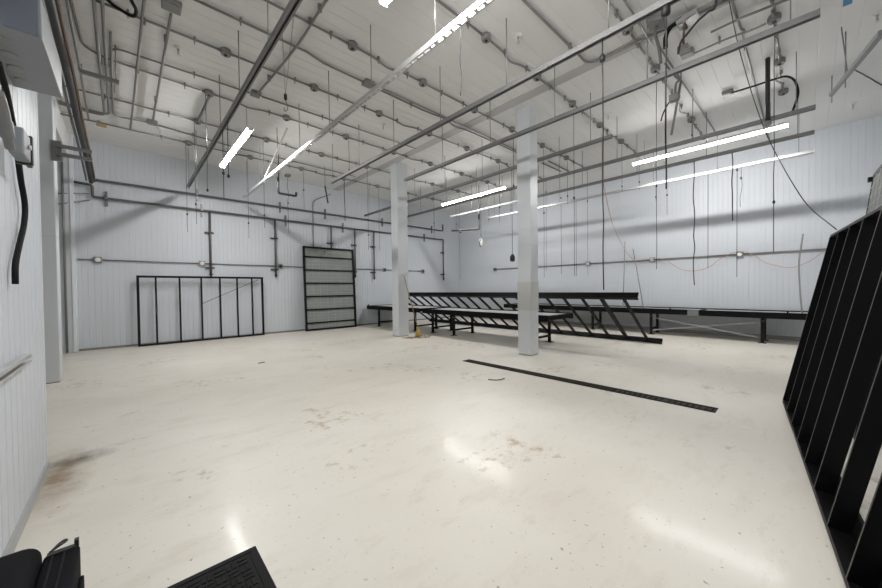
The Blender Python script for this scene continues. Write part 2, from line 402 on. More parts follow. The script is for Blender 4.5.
for ri, cols in have.items():
    y = BY[ri]; xs = [row_x[ri][0]] + [BX[c] for c in cols]
    runs = []; clips = []
    for k, (a, b) in enumerate(zip(xs, xs[1:])):
        a2 = a + (.105 if k else 0); b2 = b - .105
        if b2-a2 < .05: continue
        run = [(a2, y, ZX), (b2, y, ZX)]
        if k and (k+ri) % 3 == 0:    # the bumped runs the photo shows near the columns
            mdl = (a2+b2)/2; run = smooth([(a2, y, ZX), (mdl-.25, y+.02, ZX), (mdl, y+.07, ZX-.005), (mdl+.25, y+.01, ZX), (b2, y, ZX)], 5)
        if ri == 2 and k == 0:
            run = bend([(-.45, 6.2, ZX), (-.42, 7.3, ZX), (-.2, 7.46, ZX), (b2, y, ZX)], .18)
        runs.append(run)
        for q in (.3, .8): 
            xx = a2+(b2-a2)*q; clips.append((xx, y, ZX, 'x'))
    conduit('grey ceiling conduit linking the %s row of round boxes from the far wall' % rnames[ri], runs, .016, clips)
conduit('pair of grey conduits crossing the ceiling between fourth and fifth box rows',
        [[(.5, 5.23, ZX), (2.1, 5.24, ZX), (2.4, 5.32, ZX), (3.12, 5.33, ZX)], smooth([(3.32, 5.34, ZX), (4.5, 5.36, ZX), (5.09, 5.32, ZX), (5.5, 5.42, ZX), (6.0, 5.36, ZX), (7.82, 5.35, ZX)], 5),
         [(3.32, 5.28, ZX), (4.9, 5.27, ZX), (7.82, 5.27, ZX)]], .016, [(1.2, 5.23, ZX, 'x'), (4.2, 5.35, ZX, 'x'), (6.9, 5.36, ZX, 'x')])
conduit('grey conduit bending out of the left bundle toward the square box', [bend([(-.1, 8.6, ZY+.03), (-.1, 7.06, ZX), (1.73, 7.02, ZX)], .15), [(1.93, 7.0, ZX), (5.6, 6.95, ZX)]], .015, [(.9, 7.04, ZX, 'x'), (3.1, 6.98, ZX, 'x')])
conduit('grey ceiling conduit bending out of the left bundle toward the far box', [bend([(-.1, 6.6, ZY), (-.14, 9.69, ZY), (.38, 9.69, ZX)], .15), [(.56, 9.7, ZX), (1.9, 9.9, ZX), (5.5, 9.95, ZX)]], .016, [(1.2, 9.78, ZX, 'x'), (3.5, 9.93, ZX, 'x')])
conduit('left one of two parallel conduits in the far left ceiling bundle', [bend([(-.22, 4.4, ZY), (-.27, 9.82, ZY), (-.9, 9.84, ZX)], .15)], .02, [(-.245, 7.6, ZY, 'y')])
conduit('right one of two parallel conduits in the far left ceiling bundle', [bend([(-.14, 4.4, ZY), (-.2, 9.72, ZY), (-.9, 9.74, ZX)], .15)], .02, [(-.175, 7.6, ZY, 'y')])
conduit('straight ceiling conduit at the far left running toward orange fitting', [bend([(-.47, 4.8, ZY), (-.49, 8.06, ZY), (-.52, 10.2, ZY)], .1)], .017, [(-.49, 8.0, ZY, 'y')])
conduit('straight ceiling conduit from top left that ends before the far wall', [[(.25, 4.3, ZY), (.16, 8.74, ZY), (.12, 10.28, ZY)]], .017, [(.23, 6.09, ZY, 'y'), (.19, 7.5, ZY, 'y')])
conduit('straight ceiling conduit between the two left square boxes', [[(.49, 5.66, ZY), (.47, 9.55, ZY)]], .017, [(.48, 6.3, ZY, 'y'), (.47, 8.4, ZY, 'y')])
conduit('diagonal looking conduit from top edge to the square box near first rail', [smooth([(1.92, 2.6, ZY), (1.9, 4.15, ZY), (1.92, 5.05, ZY), (1.88, 6.03, ZY), (1.83, 6.9, ZY)], 4)], .018, [(1.9, 4.3, ZY, 'y'), (1.9, 4.6, ZY, 'y'), (1.86, 6.3, ZY, 'y')])
conduit('grey conduit bending along the ceiling joint strip near the columns', [bend([(2.2, 2.47, ZX), (5.66, 2.46, ZX), (5.74, .2, ZX)], .22)], .018, [(5.0, 2.46, ZX, 'x')])
conduit('pair of thin conduits on the ceiling beside the seventh box row', [[(4.7, 1.6, ZX), (5.25, 1.6, ZX), (5.95, 1.62, ZX)], [(6.0, 1.55, ZX), (10.3, 1.5, ZX)]], .015)
conduit('straight ceiling conduit right of the dangling wires, running to the right wall', [smooth([(5.2, .68, ZX), (6.4, .66, ZX), (6.6, .63, ZX), (7.2, .66, ZX), (11.9, .66, ZX)], 4)], .016, [(7.0, .66, ZX, 'x')])
conduit('short conduit joining square box to the last box row at upper right', [smooth([(6.56, 1.2, ZY), (6.54, .83, ZY), (6.58, .57, ZY), (6.57, .40, ZY)], 4)], .014, [(6.55, .9, ZY, 'y')])
conduit('short stub conduit crossing near the top edge above fourth rail', [[(6.2, .95, ZY), (6.18, .61, ZY), (6.26, -.1, ZY)]], .016)
conduit('pair of short parallel conduits seen right of the column top', [[(9.02, 5.11, ZX), (10.36, 5.13, ZX)], [(9.02, 5.31, ZX), (10.15, 5.31, ZX)]], .018)
tag(MB().box((-.42, 10.45, H-.075), (-.26, 10.52, H-.04)).build('conduit_fitting', YEL), 'orange brown fitting on the ceiling conduit at far left', 'fitting')
# flexible whips
def cable(name, label, cat, pts, r, M=CORD, n=6):
    return tag(MB().tube(smooth(pts, n), r, 7).build(name, M), label, cat)
cable('flexible_conduit', 'short flexible conduit slanting between two boxes near the first rail', 'conduit', [(1.2, 7.63, H-.05), (1.19, 8.0, H-.075), (1.185, 8.4, H-.075), (1.18, 8.82, H-.05)], .026, GALV)
cable('ceiling_hose', 'thick black hose looping at the top left ceiling', 'hose', [U(106,-2,2,H-.05), U(113,5,2,H-.07), U(121,10,2,H-.1), U(130,15.5,2,H-.12), U(135,15.5,2,H-.13), U(136,10,2,H-.13), U(132,2,2,H-.12), U(127,-8,2,H-.05)], .02, RUB)
cable('ceiling_hose', 'black hose looping down from a ceiling box near the right wall', 'hose',
      [U(731,93,2,H-.06), U(741,90,2,H-.12), U(760,84,2,H-.14), U(775,79,2,H-.17), U(786,76.5,2,H-.24), U(794,80,0,8.15), U(798,90,0,8.1), U(797,99,0,8.05), U(792,113,0,8.0)], .017, RUB)
cable('hanging_cable', 'dark flexible cable drooping from the large open electrical box', 'cable', [U(679,22,0,5.66), U(671,27,0,5.63), U(666,36,0,5.63), U(665.5,48,0,5.63)], .03, RUB)
cable('hanging_cable', 'black cable hanging from ceiling top with taped end, above third rail', 'cable', [(4.9, .72, H), U(716,3,0,4.95), U(708,12,0,5.0), U(697,22,0,5.1), U(688,33,0,5.15), U(681,42,0,5.2), U(678,54,0,5.2)], .014, CORD)
cable('hanging_cable', 'bare grey cable dangling from the sagging open box', 'cable', [(5.42, 1.42, H-.12), U(655,33,0,5.42), U(659,48,0,5.42), U(661,63,0,5.42)], .02, GCORD)
cable('loose_wires', 'bundle of bare copper wires spilling from the dark electrical box', 'wires', [U(685,24,0,5.67), U(687,28,0,5.7), U(684,31,0,5.8), (6.02, 1.24, H-.21)], .014, COPPER)
tt = thing('hanging_conduit_end', 'broken conduit fitting with wires dangling over fourth rail', 'fitting', (6.6, 1.45, 4.6))
MB().tube(smooth([(6.62, 1.62, H), U(675,76,0,6.6), U(679,80,0,6.6), U(676,84,0,6.6), U(675,97,0,6.6)], 5), .018, 7).build('flexible_conduit', GALV, tt)
p = U(674, 98, 0, 6.6); MB().box(p-Vector((.06,.06,.05)), p+Vector((.06,.06,.05))).build('box_body', BOXM, tt, bevel=.006)
MB().tube(smooth([p, U(668,104,0,6.6), U(663,114,0,6.6), U(661,121,0,6.6)], 5), .012, 6).build('wire', CORD, tt)
a, b = U(681, 98, 0, 7.0), U(671.4, 135, 0, 7.0)
tag(MB().rod((a.x, a.y, H-.2), b, .02, 7).rod((a.x, a.y, H), (a.x, a.y, H-.19), .012, 6).build('hanging_rod', ROD), 'slanting grey rod dangling under the ceiling above fifth rail end', 'rod')
# long guy cord down to the leaning black frame
g0 = Z0 = U(729, 0, 2, H); g1 = Vector((5.15, -.195, 1.94))
cable('guy_cord', 'long thin cord drooping from ceiling to top of leaning black frame', 'cord',
      [Z0, U(738,44,0,5.9), U(754,100,0,6.3), U(771,144,0,6.4), U(803.5,200,0,5.9), g1], .005, CORD, 8)
a = U(855, 70, 0, 7.6); cable('hanging_wire', 'thin wire sagging from the slanted strut at upper right edge', 'wire', [a, U(866,76,0,7.2), U(885,87,0,6.8)], .008, CORD)
# black drop pipe by sixth rail
zb = zat(7.74, .45, 122)
t = thing('hanging_pipe', 'thick black pipe dropping from ceiling beside the right tube light', 'pipe', (7.74, .45, zb))
MB().rod((7.74, .45, zb), (7.74, .45, H), .03, 12).build('pipe', IRON, t)
MB().lathe((7.74, .45, zb-.07), [(.03, 0), (.05, .02), (.055, .06), (.05, .08)], 12).build('elbow', BOXM, t)
# hook on V wires
t = thing('hanging_hook', 'black hook hung on two converging wires right of first rail', 'hook', (2.0, 6.0, 4.5))
k = U(285.5, 95, 0, 2.2)
MB().rod((1.67, 5.04, H), k, .004, 5).rod((1.67+.02, 4.61, H), k, .004, 5).build('wire', ROD, t)
MB().lathe(k-Vector((0,0,.1)), [(.01, 0), (.03, .03), (.03, .1), (.012, .13)], 8).build('connector', CORD, t)
MB().tube(smooth([k-Vector((0,0,.1)), k+Vector((.03,0,-.18)), k+Vector((.03,0,-.26)), k+Vector((-.02,0,-.3)), k+Vector((-.03,0,-.24))], 4), .007, 6).build('hook', ROD, t)
# ------------------------------------------------------------------ hanging cords
def hcord(x, y, plug, tail, label, ztop=None, r=.006, M=CORD, wig=0., plugM=CORD, ps=.65, dx=0):
    z0 = (H-.1) if ztop is None else ztop
    zp = zat(x, y, plug) if plug else None; zt = zat(x, y, tail) if tail else zp-.02
    t = thing('hanging_cable', label, 'cord', (x, y, zt), 'cords left dangling from the ceiling')
    rnd = random.Random(int(x*100+y*10)); n = max(4, int((z0-zt)/.25)); pts = []
    for k in range(n+1):
        f = k/n; pts.append((x+dx*f+(rnd.uniform(-1,1)*wig if 0 < k else 0), y+(rnd.uniform(-1,1)*wig if 0 < k else 0), z0+(zt-z0)*f))
    MB().tube(smooth(pts, 3), r, 5).build('cord', M, t)
    if plug:
        c = (x+dx*(z0-zp)/max(.01, z0-zt), y, zp)
        MB().lathe((c[0], c[1], c[2]-.045*ps), [(.012*ps, 0), (.03*ps, .012*ps), (.03*ps, .06*ps), (.014*ps, .09*ps)], 8).build('plug', plugM, t)
    return t
CL = 'thin cord hanging from %s box in %s ceiling row from far wall'
for ri, ci, pl_, tl in ((0,1,214,232),(1,1,204,224),(2,1,190,191),(0,2,223,238),(1,2,215,228),(0,3,190,209),(2,3,170,171),(1,4,235,250),(0,5,None,250),
                        (1,6,223,230),(0,6,215,222),(0,7,232,240),(1,7,213,279),(2,7,219,222),(2,8,210,214),(3,6,207,222),(0,8,224,232),(4,5,186,200),
                        (3,8,192,271),(4,6,213,277),(5,5,198,276),(4,8,201,275),(5,8,182,190),(6,5,186,269),(6,7,135,140),(7,5,202,252),(3,7,200,206),(4,7,196,204),(5,7,186,192)):
    n = have[ri].index(ci)
    lab = CL % (rnames[n], rnames[ri]) + (', with black plug' if pl_ else '')
    hcord(BX[ci]+{1:-.055,2:-.075,3:.07,4:.03,5:.05,6:.06,7:.065,8:.06}[ci], BY[ri], pl_, tl, lab, r=.005, wig=.004, ps=.5 if ri > 5 else .65)
hcord(3.84, 11.3, 203, 234, 'thin black cord hanging from small box by far wall', wig=.02)
# cords from the rails
def on_rail(i, x):         # y on rail i that shows at pixel column x
    d = ray(x, 200); return RX[i]*d.y/d.x
def rcord(i, x, plug, tail, label, **k):
    y = on_rail(i, x); return hcord(RX[i], y, plug, tail, label, ztop=RZ-.034, **k)
rcord(7, 656, 197, 201, 'black plug dangling just under eighth rail, left of right tube light')
rcord(7, 737, 170, 277, 'long cord with black plug hanging from eighth rail below right tube light')
rcord(7, 708, 172, 268, 'long thin cord hanging from eighth rail, left of the plugged long cord')
rcord(6, 732, None, 221, 'wavy black cord hanging below the right tube light', r=.010, wig=.012)
rcord(6, 694, None, 285, 'long wavy black cord reaching down to the orange cable', r=.010, wig=.014)
rcord(2, 666, 10, 189, 'thick black cord hanging in front of the left end of right tube light', r=.008, wig=.006, ps=1.3)
rcord(2, 603, 58, 290, 'long thick black cord hanging right of the white column, nearly to bench', r=.007, wig=.006, ps=1.0)
rcord(1, 463, None, 96, 'short thin cord with curl dangling over second rail end', r=.005, wig=.02)
rcord(4, 512, 258, 260, 'cord with big black plug hanging left of the white column', ps=1.9)
rcord(7, 561, 198, 274, 'thin cord with plug hanging first right of the white column on eighth rail')
rcord(7, 576, 200, 276, 'thin cord with plug hanging second right of the white column on eighth rail')
rcord(7, 667, 195, 215, 'short bare wire end under eighth rail left of orange cable sag', r=.005)
rcord(7, 741, 178, 207, 'curled thin wire hanging beside the long plugged cord', r=.005, wig=.03)
rcord(0, 224, 173, 198, 'black cord with plug hanging below the left tube light near first rail')
rcord(0, 229, 176, 178, 'short cord with plug left of the left tube light')
hcord(5.33, 10.38, None, 221, 'dark thick cord hanging over the leaning mesh tray', r=.012, wig=.01)
# white connector hung in the corner
t = hcord(10.5, 8.93, 235, 238, 'white connector hanging on a cord before the far right corner')
zc = zat(10.5, 8.93, 242)
MB().lathe((10.5, 8.93, zc-.16), [(.03, 0), (.07, .03), (.07, .26), (.03, .3)], 10).build('connector', WCORD, t)
MB().tube(smooth([(10.5, 8.93, zc-.16), (10.42, 8.9, zc-.2), (10.38, 8.9, zc-.05), (10.44, 8.9, zc+.1)], 4), .012, 6).build('loop', CORD, t)
# ------------------------------------------------------------------ sprinklers
sp = None
for x, y, lab in ((.64, 6.49, 'white ceiling sprinkler between the two left square boxes'), (4.27, 2.89, 'white ceiling sprinkler with loose plate, above third rail'),
                  (.62, 9.96, 'white ceiling sprinkler near the far wall, by left end box'), (4.28, 6.47, 'white ceiling sprinkler between third and fourth rails, midway to the wall'),
                  (10.96, -.62, 'white ceiling sprinkler above the right wall, upper right'), (7.6, -.64, 'large white ceiling sprinkler at the right edge of the picture'),
                  (7.63, 2.91, 'white ceiling sprinkler right of the white column top'), (3.05, 10.02, 'white ceiling sprinkler at the far wall end of second rail')):
    if sp is None:
        sp = thing('ceiling_sprinkler', lab, 'sprinkler', (x, y, H), 'white fire sprinklers on the ceiling')
        MB().lathe((x, y, H-.03), [(.03, 0), (.055, .02), (.06, .03)], 12).build('escutcheon', WCORD, sp)
        MB().lathe((x, y, H-.12), [(.028, 0), (.028, .006), (.008, .01), (.012, .05), (.016, .09)], 8).build('nozzle', BRIGHT, sp)
    else: dup(sp, (x, y, H), lab)
a = U(849, 1, 2, H); tag(MB().box((a.x-.1, a.y-.03, H-.004), (a.x+.08, a.y+.05, H)).build('tape_scrap', BLUE), 'scrap of blue tape stuck on the ceiling, top right', 'tape')
# ------------------------------------------------------------------ far wall pipes
YP = YF-.09
t = thing('water_pipe', 'upper black pipe running along the far wall', 'pipe', (.5, YP, 4.14))
zu = 4.14
MB().tube(bend([(-.5, YP, 3.72+.42), (-.46, YP, zu), (6, YP, zu), (11.05, YP, zu), (11.05, YP, zu+.3)], .06), .03, 8).build('pipe', DGREY, t)
def wbr(parent, x, z, h=.34): MB().box((x-.022, YF-.055, z-h/2), (x+.022, YF-.002, z+h/2)).box((x-.03, YP-.04, z-.02), (x+.03, YF-.055, z+.02)).build('bracket', GALV, parent)
for x in (1.52, 3.75, 5.30, 7.72, 10.4): wbr(t, x, zu)
t = thing('water_pipe', 'lower black pipe with valved drops along the far wall', 'pipe', (.5, YP, 3.72))
zl = 3.72
MB().tube(bend([(-.92, YP, 4.02), (-.57, YP, 4.0), (-.57, YP, zl), (11.07, YP, zl-.0)], .06), .03, 8).build('pipe', DGREY, t)
for x in (-.33, 1.62, 3.92, 5.98, 8.6, 9.95): wbr(t, x, zl, .36)
for x, zb_ in ((1.8, 1.95), (3.57, 1.95), (5.48, 2.75), (6.43, 1.98), (7.27, 1.92), (11.07, 1.92)):
    MB().rod((x, YP, zb_), (x, YP, zl-.02), .03, 8).build('drop_pipe', DGREY, t)
    v = MB().lathe((x, YP, zb_-.13), [(.014, 0), (.03, .03), (.042, .06), (.03, .12), (.033, .15)], 8).build('valve', IRON, t)
    MB().box((x-.06, YP-.05, zb_-.06), (x+.06, YP-.035, zb_-.045)).build('valve_handle', CORD, v)
    for z in (3.1, 2.08):
        if z > zb_: MB().box((x-.13, YF-.05, z-.02), (x+.1, YF-.002, z+.02)).box((x-.045, YP-.035, z-.025), (x+.045, YF-.05, z+.025)).build('clamp', IRON, t)
# thin wall conduit with boxes
ZC = 2.2
cx = [-.51, 1.6, 3.73, 7.79, 9.85]
runs = []
for a, b in zip([-.85]+cx, cx): runs.append([(a+(.08 if a > -.8 else 0), YF-.035, ZC), (b-.08, YF-.035, ZC)])
runs.append([(cx[-1]-.3, YF-.035, ZC), (cx[-1]-.08, YF-.035, ZC)])
t = thing('wall_conduit', 'thin grey conduit running level along the far wall', 'conduit', (4, YF-.035, ZC)); mb = MB()
for r_ in runs[:-1]: mb.tube(r_, .016, 8)
mb.build('pipe', COND, t)
def outlet(x, y, z, ax, label, dark=False):
    t = thing('outlet_box', label, 'outlet box', (x, y, z), 'outlet boxes on the wall conduits')
    s = .075
    if ax == 'y':
        MB().box((x-s, y-.06, z-s), (x+s, y, z+s)).build('box_body', BOXM, t, bevel=.01)
        MB().lathe((x, y-.075, z), [(.045, 0), (.055, .015)], 12, 'y').build('receptacle', CORD if dark else WCORD, t)
    else:
        MB().box((x-.06, y-s, z-s), (x, y+s, z+s)).build('box_body', BOXM, t, bevel=.01)
        MB().lathe((x-.075, y, z), [(.045, 0), (.055, .015)], 12, 'x').build('receptacle', CORD if dark else WCORD, t)
for x, lab, dk in zip(cx, ('grey outlet box on far wall, left of the leaning black frame', 'grey outlet box on far wall, above the leaning black frame', 'black faced outlet box on far wall, left of leaning mesh tray',
                       'grey outlet box on far wall, just left of the broom column', 'grey outlet box on far wall, right of the broom column'), (0,0,1,1,1)):
    outlet(x, YF, ZC, 'y', lab, dk)
XC = XR-.035
ry = [9.55, 5.35, 3.32, 1.24]; ZR = 2.24
t = thing('wall_conduit', 'grey conduit running level along the right wall', 'conduit', (XC, 4, ZR)); mb = MB()
for a, b in zip(ry, ry[1:]+[-1.1]): mb.tube([(XC, a-.08, ZR), (XC, b+.08, ZR)], .02, 8)
mb.build('pipe', COND, t)
for y, lab in zip(ry, ('grey outlet box on right wall, near the far corner', 'grey outlet box on right wall, just right of the white column', 'grey outlet box where the orange cable starts its sag', 'grey outlet box on right wall between two orange cable sags')):
    outlet(XR, y, ZR, 'x', lab, dark=(y > 9))
X_ = XR-.1
cable('orange_cable', 'thin orange cable draped along the right wall conduit', 'cable',
      [U(602,176,0,8.5), U(612,222,0,10), U(624,248,0,11.5), U(634,260,0,X_), U(645,263,0,X_), U(655,258,0,X_), U(667,261,0,X_), U(678,268,0,X_), U(692,271,0,X_), U(707,268,0,X_), U(720,259,0,X_), U(732,253,0,X_), U(740,251.5,0,X_), U(752,254,0,X_), U(764,262,0,X_), U(778,266,0,X_), U(792,267.5,0,X_), U(808,262,0,X_), U(823,252,0,X_)], .008, ORANGE, 5)
a = U(602, 176, 0, 8.5); tag(MB().rod((a.x, a.y, a.z-.02), (a.x, a.y, H), .006, 5).build('hanging_wire', ORANGE), 'orange wire dropping from ceiling to the draped orange cable', 'wire')
# vertical conduits on the far wall
t = thing('wall_conduit', 'thin conduit with bent top running down behind leaning mesh tray', 'conduit', (4.6, YF-.03, 3)); 
xw = U(313, 220, 1, YF-.03).x
MB().tube(bend([(xw+.45, YF-.5, H-.35), (xw+.2, YF-.03, H-.45), (xw, YF-.03, H-.6), (xw, YF-.03, 1.0)], .2), .016, 8).build('pipe', COND, t)
xw = U(64.5, 250, 1, 11.6).x
tag(MB().rod((xw, 11.585, .02), (xw, 11.585, H-.02), .02, 8).build('wall_conduit', COND), 'vertical conduit in the far left corner behind the opening column', 'conduit')
for z0_, z1_, lab in ((3.72, 3.78, 'upper thin grey pipe bridging far left corner to black pipe'), (3.45, 3.62, 'lower thin grey pipe bridging far left corner to black pipe')):
    tag(MB().tube([(-1.3, 11.55, z0_-.1), (-.62, 11.72, z1_)], .016, 7).build('corner_pipe', COND), lab, 'pipe')
# thick pipe stubs hung from ceiling (far wall end of second rail; far right corner)
x, y = 2.72, 8.66; z1 = zat(x, y, 154.5); z2 = zat(x, y, 193)
t = thing('hanging_pipe', 'black drop pipe with elbow hanging beyond the end of second rail', 'pipe', (x, y, z2))
MB().rod((x, y, z1), (x, y, H), .007, 6).build('hanger_rod', ROD, t)
MB().tube(bend([(x, y, z1), (x, y, z2), (x+.42, y+.0, z2), (x+.42, y, z2+.09)], .05), .028, 8).build('pipe', IRON, t)
x, y = 9.33, 8.02; z1 = zat(x, y, 203); z2 = zat(x, y, 229)
t = thing('hanging_pipe', 'black drop pipe with elbow hanging below the far right tube light', 'pipe', (x, y, z2))
MB().rod((x, y, z1), (x, y, H), .012, 6).build('hanger_rod', ROD, t)
MB().tube(bend([(x, y, z1), (x, y, z2), (x-.5, y+.9, z2), ], .05), .035, 8).build('pipe', IRON, t)
MB().lathe((x-.34, y+.6, z2-.1), [(.03, 0), (.05, .03), (.05, .08)], 8).build('valve', IRON, t)
a = U(325, 186, 0, 4.4); b = U(328, 203, 0, 4.4)
tag(MB().rod(b, a, .022, 7).rod(a, (a.x, a.y, H), .005, 5).build('hanging_stick', IRON), 'short black stick hanging beside far wall pipe, near third rail', 'stick')
# bent brace on rail two end
a, b = U(265, 178, 0, 2.6), U(290, 148, 0, 2.7)
tag(MB().bar(Vector((2.57, on_rail(1, 265), RZ+.03)), Vector((2.75, 8.05, H)), .03, .03).build('strut_brace', BRIGHT), 'bright diagonal brace rising from second rail to ceiling', 'brace')
# ------------------------------------------------------------------ pipe bundle at upper left
t = thing('hanging_pipe_bundle', 'thick dark pipe bundle running overhead from camera to the far wall, left', 'pipe', (-.55, 8, 4))
def bundle(dx, dz, r, M, nm):
    pts = [U(px, py, 0, -.57) + Vector((dx, 0, dz)) for px, py in ((41,-30),(49,-2),(59,40),(69,80),(77.5,120),(85,151),(91.3,182))]
    pts = [p for p in pts]; pts[-1].y = min(pts[-1].y, 11.6)
    MB().tube(smooth(pts, 5), r, 9).build(nm, M, t)
bundle(0, 0, .045, IRON, 'pipe'); bundle(.055, .03, .024, COPPER, 'hose'); bundle(-.08, .03, .02, GALV, 'conduit')
t = thing('strut_bracket', 'galvanised double arm bracket fixed to the left opening column', 'bracket', (-.75, 7.9, 3.9))
yb = 7.93
pA = [U(q[0], q[1], 1, yb) for q in ((56.5,141),(57,161),(92,147.5),(92.5,158.5))]
MB().box((pA[0].x-.06, yb-.02, pA[1].z), (pA[0].x+.05, 7.95, pA[0].z)).build('back_plate', GALV, t)
MB().bar((pA[0].x, yb-.04, pA[0].z-.08), (pA[2].x, yb-.04, pA[0].z-.08), .05, .05).build('arm', GALV, t)
MB().bar((pA[0].x, yb-.04, pA[1].z+.1), (pA[3].x, yb-.04, pA[1].z+.1), .05, .05).build('arm', GALV, t)
# ------------------------------------------------------------------ near left wall fixtures
t = thing('mounted_wiring_trough', 'grey metal wiring trough with round knockouts, upper left of near wall', 'trough', (-.39, 2.97, 2.68))
x0, x1, y0, y1, z0 = XL, -.288, 2.62, 3.34, 2.68
MB().box((x0, y0, z0), (x1, y1, z0+.21)).build('box_body', BOXG, t, bevel=.004)
MB().box((x0, y0-.006, z0+.004), (x1-.012, y0, z0+.21)).build('end_plate', BOXD, t)
for k in range(4):
    MB().lathe((-.44, y0+.13+.155*k, z0-.004), [(.026, 0), (.034, .002), (.034, .004)], 16).build('knockout', BOXM, t)
MB().box((x0, y0-.35, z0+.205), (-.36, y0-.01, z0+.4)).build('upper_housing', BOXG, t, bevel=.004)
t = thing('disconnect_box', 'grey receptacle box with black lid latch on the near left wall', 'electrical box', (-.4, 3.1, 2.1))
q = [U(2, 158, 0, -.40), U(27, 163, 0, -.40), U(27, 135, 0, -.40)]
ya, yb2, za, zb2 = q[1].y-.17, q[1].y, q[1].z, q[2].z-.02
MB().box((-.44, ya, za), (-.385, yb2, zb2)).build('box_body', BOXG, t, bevel=.008)
MB().box((-.443, yb2, za-.008), (-.378, yb2+.03, zb2+.012)).build('lid', CORD, t, bevel=.004)
MB().box((-.41, yb2+.03, zb2-.0), (-.39, yb2+.07, zb2+.01)).box((-.41, yb2+.03, za-.004), (-.39, yb2+.09, za+.006)).build('latch', CORD, t)
MB().tube(smooth([U(10, 148, 0, -.41), U(7, 136, 0, -.41), U(5, 122, 0, -.41), U(2, 108, 0, -.41), U(-3, 92, 0, -.41)], 5), [.018]*5+[.026]*6+[.022]*10, 12).build('conduit_elbow', GALV, t)
MB().lathe((-.385, ya+.1, za+.07), [(.012, 0), (.012, .012)], 10, 'x').build('screw', BRIGHT, t)
cable('hanging_hose', 'thick black hose hanging down the near left wall', 'hose',
      [U(-2,62,0,-.45), U(6,90,0,-.45), U(12,120,0,-.462), U(17,150,0,-.466), U(21,180,0,-.462), U(25,205,0,-.462), U(24,225,0,-.462), U(19,247,0,-.462), U(15.5,265,0,-.462), U(15.5,284,0,-.462)], .014, RUB)
t = thing('strut_rail', 'short galvanised strut channel fixed low on the near left wall', 'strut', (XL, 2.9, 1.0))
MB().box((XL, 2.3, .965), (XL+.006, 3.36, 1.015)).box((XL+.006, 2.3, 1.009), (XL+.035, 3.36, 1.015)).box((XL+.006, 2.3, .965), (XL+.035, 3.36, .971)).box((XL+.03, 2.3, .997), (XL+.036, 3.36, 1.01)).box((XL+.03, 2.3, .965), (XL+.036, 3.36, .978)).build('channel', BRIGHT, t)
# ------------------------------------------------------------------ leaning frames
def frame_xf(o, xd, yd, zd): return Matrix((Vector(xd).normalized(), Vector(yd).normalized(), Vector(zd).normalized())).transposed().to_4x4().copy(), Vector(o)
def place(mb, o, xd, yd):
    xd = Vector(xd).normalized(); yd = Vector(yd); yd = (yd - xd*yd.dot(xd)).normalized(); zd = xd.cross(yd)
    M = Matrix((xd, yd, zd)).transposed().to_4x4(); M.translation = Vector(o); return mb.xf(M)
# black frame standing on the far wall
t = thing('bench_frame', 'open black bench frame standing on its side against the far wall', 'frame', (1.7, 11.7, 0))
L, W = 2.98, 1.82; O = (.18, 11.60, 0.006); XD = (1, .012, 0); YD = (0, .055, 1.79)
fb = .055
for nm, lo, hi in (('bottom_rail', (0,0,-.02), (L,.045,.02)), ('top_rail', (0,W-fb,-.02), (L,W,.03)), ('end_rail', (0,.045,-.02), (fb,W-fb,.02)), ('end_rail', (L-fb,.045,-.02), (L,W-fb,.02))):
    place(MB().box(lo, hi), O, XD, YD).build(nm, BLACKP, t)
for x in (.38, .88, 1.37, 1.82, 2.26, 2.66):
    place(MB().box((x-.02, .045, -.018), (x+.02, W-fb, .014)), O, XD, YD).build('upright', BLACKP, t)
for x in (.38, 2.66): place(MB().box((x-.024, .85, .014), (x+.024, 1.05, .03)), O, XD, YD).build('hinge_plate', IRON, t)
for x in (.1, L-.1): place(MB().box((x-.05, -.004, -.05), (x+.05, .02, -.02)), O, XD, YD).build('foot', BLACKP, t)
place(MB().bar((1.35, 1.03, -.03), (2.85, 1.74, -.03), .02, .02), O, XD, YD).build('brace', GALV, t)
# mesh tray on the far wall
def mesh_tray(name, label, O, XD, YD, W, Hh, nb, nv, flush=False):
    t = thing(name, label, 'tray', O)
    f = .06; zp = .004 if flush else .052
    for nm, lo, hi in (('bottom_rail', (0,0,0), (W,f,.06)), ('top_rail', (0,Hh-f,0), (W,Hh,.06)), ('side_rail', (0,f,0), (f,Hh-f,.06)), ('side_rail', (W-f,f,0), (W,Hh-f,.06))):
        place(MB().box(lo, hi), O, XD, YD).build(nm, BLACKP, t)
    for k in range(nb):
        y = (.26 if nb < 8 else .2)*1.0 + (Hh-.62)*k/(nb-1)
        place(MB().box((f, y-.025, zp+.007 if flush else .012), (W-f, y+.025, .05)), O, XD, YD).build('cross_bar', BLACKP, t)
    place(MB().box((f, f, zp), (W-f, Hh-f, zp+.006)), O, XD, YD).build('tray_panel', MESHP, t)
    mb = MB()
    for k in range(1, nv): x = f+(W-2*f)*k/nv; mb.bar((x, f, zp-.007), (x, Hh-f, zp-.007), .012, .008, (0,0,1))
    ny = int((Hh-2*f)/.11)
    for k in range(1, ny): y = f+(Hh-2*f)*k/ny; mb.bar((f, y, zp-.003), (W-f, y, zp-.003), .008, .006, (0,0,1))
    place(mb, O, XD, YD).build('wire_grid', TRIM, t)
    return t
# local z = x cross y ; for XD=+x, YD=+z -> z points to -y (toward camera); panel sits behind, so mirror by placing x from right to left
t = mesh_tray('mesh_tray', 'tall grey mesh bench tray leaning upright against the far wall', (6.31, 11.48, .012), (-1, 0.0, 0), (-.045, .15, 2.88), 1.9, 2.9, 6, 7)
place(MB().bar((.9, 2.62, -.01), (1.15, 2.78, -.01), .012, .012).bar((1.15, 2.78, -.01), (1.2, 2.55, -.01), .012, .012), (6.31, 11.48, .012), (-1, 0, 0), (-.045, .15, 2.88)).build('wire_handle', GALV, t)
